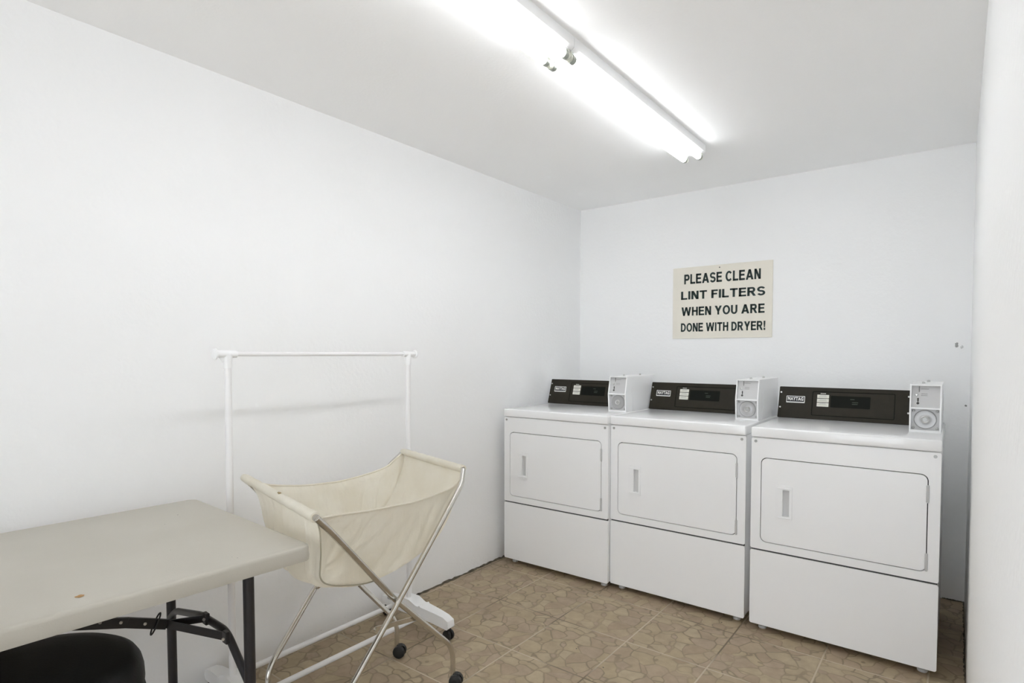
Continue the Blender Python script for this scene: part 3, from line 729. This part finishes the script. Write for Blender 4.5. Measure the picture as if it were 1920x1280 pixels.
def bar(bm, a, c, w, th):
    a, c = V(a), V(c); d = (c - a).normalized(); sx = V((1, 0, 0)); sx = (sx - d * sx.dot(d)).normalized(); up = d.cross(sx)
    vs_ = []
    for p in (a, c):
        for q in ((-1, -1), (1, -1), (1, 1), (-1, 1)): vs_.append(bm.verts.new(p + sx * q[0] * th / 2 + up * q[1] * w / 2))
    bm.faces.new(vs_[0:4]); bm.faces.new(vs_[4:8][::-1])
    for i in range(4): bm.faces.new((vs_[i], vs_[4 + i], vs_[4 + (i + 1) % 4], vs_[(i + 1) % 4]))
for (a_, c_) in ((Cn.lerp(An, 0.40), Cn.lerp(Bn, 0.30)), (Cf.lerp(Af, 0.16), Cf.lerp(Bf, 0.28))):
    b = B(); bar(b, a_ - V((0.012, 0, 0)), c_ - V((0.012, 0, 0)), 0.016, 0.003)
    for q in (a_, c_): cyl(b, q - V((0.016, 0, 0)), (1, 0, 0), 0.005, 0.012, 10)
    obj('cross_brace', b, M_CHROME, lc_)
for ft in (An, Af, Bn, Bf):
    q = ft + down; zc = 0.0255
    b = B(); yaw_ = 0.5
    dx_, dy_ = math.cos(yaw_), math.sin(yaw_)
    lat = V((-dy_, dx_, 0)) * 1.0
    cc_ = V((q.x + 0.012 * dx_, q.y + 0.012 * dy_, zc))
    Mx = Matrix.Translation(cc_) @ Matrix.Rotation(yaw_, 4, 'Z')
    bb = B()
    for s in (-1, 1): lathe(bb, [(0.010, s * 0.004), (0.0235, s * 0.004), (0.0250, s * 0.010), (0.0235, s * 0.018), (0.012, s * 0.0205), (0.010, s * 0.0205)], 28, (0, 0, 0), 'y')
    box(bb, -0.02, 0.012, -0.006, 0.006, -0.006, 0.026, bev=0.003)
    for v in bb.verts: v.co = Mx @ v.co
    cs = obj('caster', bb, M_BLACK, lc_)
    b = B(); cyl(b, (q.x, q.y, 0.036), (0, 0, 1), 0.0075, 0.020, 14); obj('caster_stem', b, M_CHROME, cs)

# bag
def catm(P, t):
    n = len(P) - 1; s = t * n; i = min(int(s), n - 1); u = s - i
    p0, p1, p2, p3 = P[max(i - 1, 0)], P[i], P[i + 1], P[min(i + 2, n)]
    return 0.5 * ((2 * p1) + (-p0 + p2) * u + (2 * p0 - 5 * p1 + 4 * p2 - p3) * u * u + (-p0 + 3 * p1 - 3 * p2 + p3) * u ** 3)
near = [V(p) - O for p in ((0.834, 0.887, 0.799), (0.820, 0.905, 0.757), (0.805, 0.918, 0.698), (0.795, 0.922, 0.654), (0.787, 0.927, 0.618), (0.776, 0.955, 0.588), (0.758, 1.020, 0.558), (0.727, 1.137, 0.522), (0.701, 1.267, 0.512), (0.679, 1.396, 0.526), (0.668, 1.486, 0.552), (0.667, 1.535, 0.589), (0.675, 1.572, 0.655), (0.682, 1.598, 0.722), (0.692, 1.610, 0.799))]
far = [V(p) - O for p in ((0.245, 1.002, 0.802), (0.252, 1.035, 0.750), (0.258, 1.050, 0.685), (0.27, 1.062, 0.630), (0.285, 1.09, 0.585), (0.295, 1.15, 0.560), (0.30, 1.25, 0.548), (0.30, 1.36, 0.545), (0.30, 1.46, 0.56), (0.295, 1.54, 0.585), (0.285, 1.60, 0.63), (0.270, 1.66, 0.70), (0.255, 1.70, 0.76), (0.245, 1.712, 0.802))]
NU, NV = 84, 40
def fold(p, amp=1.0):
    q = V((p.x * 5, p.y * 5, p.z * 3.0)); n1 = noise.noise(q * 1.5); n2 = noise.noise(V((p.x * 14 + p.z * 6, p.y * 14 - p.z * 5, p.z * 3)) + V((7, 3, 1)))
    return (n1 * 0.014 + n2 * 0.007) * amp
def bagpt(u, v):
    a = catm(near, u); c = catm(far, u); p = a.lerp(c, v)
    ctr = (catm(near, 0.5).lerp(catm(far, 0.5), v)); 
    e = math.sin(math.pi * min(1, max(0, u)))
    nrm = V((0, p.y - 0.02, (p.z - 0.78))).normalized() if e > 0 else V((0, 0, 0))
    ed = min(v, 1 - v); sm = min(1, ed * 6)
    g = e * sm
    # gathered folds under the left rail
    fo = 0.013 * math.sin(v * 40 + 3 * math.sin(v * 9)) * math.exp(-((u - 0.18) / 0.16) ** 2) * sm
    return p + nrm * (fold(p + O) * g * 1.3 + fo) + V((0, -0.022 * math.sin(2 * math.pi * min(u, 0.5)), -0.050 * e)) * math.sin(math.pi * v) ** 0.8
b = B(); G = [[b.verts.new(bagpt(i / NU, j / NV)) for j in range(NV + 1)] for i in range(NU + 1)]
for i in range(NU):
    for j in range(NV): b.faces.new((G[i][j], G[i + 1][j], G[i + 1][j + 1], G[i][j + 1]))
def creases(q):
    # folds fanning out from the gathered lower corner under the left rail, and hanging folds on the right
    f = 0
    for (oy, oz, ang, w_, a_) in ((0.93, 0.60, 4, 0.013, 0.010), (0.93, 0.60, 17, 0.014, 0.011), (0.93, 0.61, 31, 0.012, 0.009), (0.93, 0.62, 47, 0.012, 0.008), (0.92, 0.64, 66, 0.011, 0.007), (1.10, 0.50, 38, 0.016, 0.010), (1.24, 0.50, 50, 0.017, 0.011), (1.36, 0.51, 58, 0.016, 0.010), (1.47, 0.53, 66, 0.014, 0.008), (0.90, 0.76, -14, 0.010, 0.006), (0.90, 0.78, -5, 0.009, 0.005)):
        c_, s_ = math.cos(math.radians(ang)), math.sin(math.radians(ang)); dy, dz = q.y - oy, q.z - oz
        al = dy * c_ + dz * s_; pe = -dy * s_ + dz * c_ + 0.010 * math.sin(al * 17 + ang)
        if al > 0: f += a_ * math.exp(-(pe / w_) ** 2) * min(1, al / 0.03) * math.exp(-al / 0.22)
    return f
def endpanel(prof, topmid, sgn, hem):
    NR = 22; rows = []
    for i in range(NU + 1):
        u = i / NU; Bp = catm(prof, u); T = catm(topmid, u); row = []
        for k in range(NR + 1):
            r = k / NR; p = Bp.lerp(T, r)
            e = math.sin(math.pi * u) * math.sin(math.pi * r)
            fo = creases(p + O)
            p = p + V((-sgn * abs(sgn) ** -1 * (0.003 + abs(fold(p + O)) * 0.9 + fo * 1.2) * min(1, e * 3), 0, 0)); row.append(p)
        rows.append(row)
    Vs = [[b.verts.new(p) for p in row] for row in rows]
    for i in range(NU):
        for k in range(NR):
            try: b.faces.new((Vs[i][k], Vs[i + 1][k], Vs[i + 1][k + 1], Vs[i][k + 1]))
            except ValueError: pass
    tube(b, [row[-1] for row in rows[1:-1]], 0.0035, 8)
    return rows
ntop = [V(p) - O for p in ((0.834, 0.887, 0.799), (0.813, 0.981, 0.785), (0.785, 1.110, 0.765), (0.762, 1.219, 0.752), (0.737, 1.333, 0.740), (0.713, 1.457, 0.737), (0.695, 1.565, 0.745), (0.692, 1.610, 0.785))]
ftop = [V(p) - O for p in ((0.245, 1.002, 0.802), (0.250, 1.05, 0.785), (0.252, 1.094, 0.770), (0.254, 1.197, 0.750), (0.256, 1.30, 0.740), (0.256, 1.381, 0.736), (0.258, 1.49, 0.742), (0.258, 1.596, 0.756), (0.252, 1.65, 0.778), (0.246, 1.705, 0.802))]
endpanel(near, ntop, 0.25, True); endpanel(far, ftop, -0.25, False)
bmesh.ops.remove_doubles(b, verts=b.verts, dist=1e-5)
# hem sleeves round the two rails
for a_, c_, ins in ((Ln, V((0.205, 1.014, 0.806)) - O, -1), (Rn + V((0, 0.004, 0)), V((0.236, 1.712, 0.806)) - O, 1)):
    d_ = (c_ - a_); K = 22; pts = [a_ + d_ * (0.012 + 0.988 * k / K) + V((0, 0, 0.0005 * math.sin(k * 1.9))) for k in range(K + 1)]
    rs = [0.0145 + 0.0006 * math.sin(k * 2.3) for k in range(K + 1)]; rs[-1] = 0.012
    tube(b, pts, rs, 16)
bag = obj('canvas_bag', b, M_CANVAS, lc_, ang=70)
b = B(); tube(b, [catm(near, 0.02 + 0.5 * k / 40) + V((0.0035, -0.001, -0.001)) for k in range(41)], 0.0022, 8)
obj('bag_seam', b, M_SEAM, lc_)
b = B()
for (fx_, sz) in ((0.44, 0.005), (0.46, 0.0035)):
    p = Ln.lerp(Lf, fx_) + V((0.0, -0.003, 0.0150)); bmesh.ops.create_uvsphere(b, u_segments=10, v_segments=6, radius=sz, matrix=Matrix.Translation(p))
obj('tied_thread', b, mat('brown_thread', (0.32, 0.25, 0.13), 0.9), lc_)

# ------------------------------------------------------------------ folding table
TX, TY, TA = 0.8453, 0.868, -0.045
tb_ = thing('folding_table', 'long beige plastic folding table with dark steel legs', 'table', (TX, TY, 0), TA)
tw, tl, tt = 0.759, 1.83, 0.738
b = B()
def rr2(x0, x1, y0_, y1_, r, k=10): return [(p[0], p[1]) for p in rrect(x0, x1, y0_, y1_, r, k)]
lev = [(0.0, -0.040, 0.026), (-0.0015, -0.030, 0.028), (0, -0.020, 0.028), (0.0, -0.010, 0.028), (0.002, -0.004, 0.027), (0.006, -0.001, 0.025), (0.012, 0.0, 0.022)]
rings = []
for ins, dz, r in lev:
    rings.append([b.verts.new((x, y, tt + dz)) for x, y in rr2(-tw + ins, -ins, -tl + ins, -ins, r)])
n_ = len(rings[0])
for A, C in zip(rings, rings[1:]):
    for i in range(n_): b.faces.new((A[i], A[(i + 1) % n_], C[(i + 1) % n_], C[i]))
b.faces.new(rings[-1])
# underside: rim then recessed panel
i1 = [b.verts.new((x, y, tt - 0.040)) for x, y in rr2(-tw + 0.02, -0.02, -tl + 0.02, -0.02, 0.03)]
i2 = [b.verts.new((x, y, tt - 0.022)) for x, y in rr2(-tw + 0.024, -0.024, -tl + 0.024, -0.024, 0.03)]
for A, C in ((rings[0], i1), (i1, i2)):
    for i in range(n_): b.faces.new((A[(i + 1) % n_], A[i], C[i], C[(i + 1) % n_]))
b.faces.new(i2[::-1])
top = obj('tabletop', b, M_TABLE, tb_)
inv = (Matrix.Translation((TX, TY, 0)) @ Matrix.Rotation(TA, 4, 'Z')).inverted()
def T(x, y, z): return inv @ V((x, y, z))
def spot(b, x, y, r, n, rnd):
    q = T(x, y, tt + 0.0006); b.faces.new([b.verts.new((q.x + r * (0.7 + 0.5 * rnd.random()) * math.cos(a), q.y + r * (0.7 + 0.5 * rnd.random()) * math.sin(a), q.z)) for a in [2 * math.pi * k / n for k in range(n)]])
rs_ = random.Random(9)
b = B(); spot(b, 0.756, 0.386, 0.0085, 14, rs_); obj('rust_stain', b, M_STAIN, top, smooth=False)
for (sx, sy, r) in ((0.270, 0.771, 0.0022), (0.300, 0.765, 0.001), (0.345, 0.705, 0.0012), (0.793, 0.695, 0.0015), (0.775, 0.690, 0.001), (0.60, 0.62, 0.001)):
    b = B(); spot(b, sx, sy, r, 8, rs_); obj('speck', b, M_DARKPIN, top, smooth=False)
def dupe_end(name, bmf, m):   # both ends of the table carry the same leg set
    o = obj(name, bmf(), m, tb_)
    c = o.copy(); COL.objects.link(c); c.parent = tb_
    c.location = (-tw, -tl, 0); c.rotation_euler = (0, 0, math.pi)
    return o
def leg_f(x, y, x2, y2):
    def f():
        b = B(); tube(b, [T(x, y, 0.702), T(x2, y2, 0.012)], 0.0135, 18); return b
    return f
dupe_end('leg', leg_f(0.752, 0.742, 0.752, 0.745), M_TLEG)
dupe_end('leg', leg_f(0.172, 0.784, 0.172, 0.787), M_TLEG)
def feet_f():
    b = B()
    for (x, y) in ((0.752, 0.745), (0.172, 0.787)): tube(b, [T(x, y, 0.0), T(x, y, 0.022)], 0.0155, 16)
    return b
dupe_end('foot_cap', feet_f, M_BLACK)
def top_rod_f():
    b = B(); tube(b, [T(0.815, 0.738, 0.704), T(0.11, 0.790, 0.704)], 0.011, 14); return b
dupe_end('hinge_rod', top_rod_f, M_TLEG)
def crossbar_f():
    b = B(); tube(b, rounded([T(0.172, 0.782, 0.385), T(0.235, 0.775, 0.425), T(0.50, 0.735, 0.500), T(0.650, 0.733, 0.500), T(0.752, 0.742, 0.385)], 0.03), 0.0100, 14); return b
dupe_end('crossbar', crossbar_f, M_TLEG)
def brace_f():
    b = B()
    def strip(pts, w, th=0.0035):
        for p, q in zip(pts, pts[1:]):
            p, q = V(p), V(q); d = (q - p).normalized(); up = V((0, 0, 1)); up = (up - d * up.dot(d)).normalized(); sd_ = d.cross(up); vs_ = []
            for pt in (p, q):
                for s in ((-1, -1), (1, -1), (1, 1), (-1, 1)): vs_.append(b.verts.new(pt + sd_ * s[0] * th / 2 + up * s[1] * w / 2))
            b.faces.new(vs_[0:4]); b.faces.new(vs_[4:8][::-1])
            for i in range(4): b.faces.new((vs_[i], vs_[4 + i], vs_[4 + (i + 1) % 4], vs_[(i + 1) % 4]))
    # two-strip arm from under the top to the slider
    A0 = T(0.475, 0.20, 0.660); A1 = T(0.475, 0.430, 0.580); A2 = T(0.475, 0.560, 0.537); A3 = T(0.475, 0.655, 0.497)
    strip([A0, A1, A2, A3], 0.026, 0.010)
    # V arms out to the plates on the crossbar
    Pf = T(0.55, 0.728, 0.508); Pn = T(0.668, 0.726, 0.492)
    strip([A3, Pf], 0.020); strip([A3, Pn], 0.022)
    for P_ in (Pf, Pn):
        box(b, P_.x - 0.012, P_.x + 0.012, P_.y - 0.008, P_.y + 0.004, P_.z - 0.016, P_.z + 0.016, bev=0.002, seg=1)
    return b
br = dupe_end('folding_brace', brace_f, M_TLEG)
def rivets_f():
    b = B()
    for p in (T(0.484, 0.50, 0.563), T(0.484, 0.545, 0.546), T(0.484, 0.60, 0.522), T(0.560, 0.716, 0.512), T(0.676, 0.712, 0.494)):
        cyl(b, p, (0.9, -0.4, 0), 0.0038, 0.004, 10)
    return b
dupe_end('rivet', rivets_f, M_STEEL)
def loop_f():
    b = B(); c0 = T(0.475, 0.628, 0.508); pts = []
    for k in range(20):
        a = 2 * math.pi * k / 20; pts.append(c0 + V((0.010 * math.cos(a), 0.012 * math.sin(a), 0.026 * math.sin(a))))
    tube(b, pts, 0.0022, 8, closed=True); return b
dupe_end('locking_ring', loop_f, M_TLEG)

# ------------------------------------------------------------------ stool
st = thing('round_stool', 'round stool with a black padded seat pushed under the table edge', 'stool', (0.752, 0.292, 0))
b = B(); R = 0.198
lathe(b, [(0.01, 0.618), (0.10, 0.6175), (0.15, 0.616), (0.175, 0.612), (0.188, 0.604), (R - 0.003, 0.592), (R + 0.001, 0.575), (R + 0.002, 0.555), (R, 0.530), (R - 0.006, 0.512), (R - 0.016, 0.508), (0.02, 0.508)], 72)
seat = obj('seat', b, M_VINYL, st)
b = B(); tube(b, [(math.cos(2 * math.pi * k / 64) * (R + 0.0005), math.sin(2 * math.pi * k / 64) * (R + 0.0005), 0.528) for k in range(64)], 0.003, 8, closed=True); obj('piping', b, M_VINYL, seat)
for k in range(4):
    a = math.radians(45 + 90 * k); b = B()
    tube(b, [(0.12 * math.cos(a), 0.12 * math.sin(a), 0.512), (0.205 * math.cos(a), 0.205 * math.sin(a), 0.0)], 0.0125, 14); obj('leg', b, M_BLACK, st)
b = B(); rr_ = 0.176; tube(b, [(rr_ * math.cos(2 * math.pi * k / 48), rr_ * math.sin(2 * math.pi * k / 48), 0.18) for k in range(48)], 0.008, 10, closed=True); obj('foot_ring', b, M_BLACK, st)
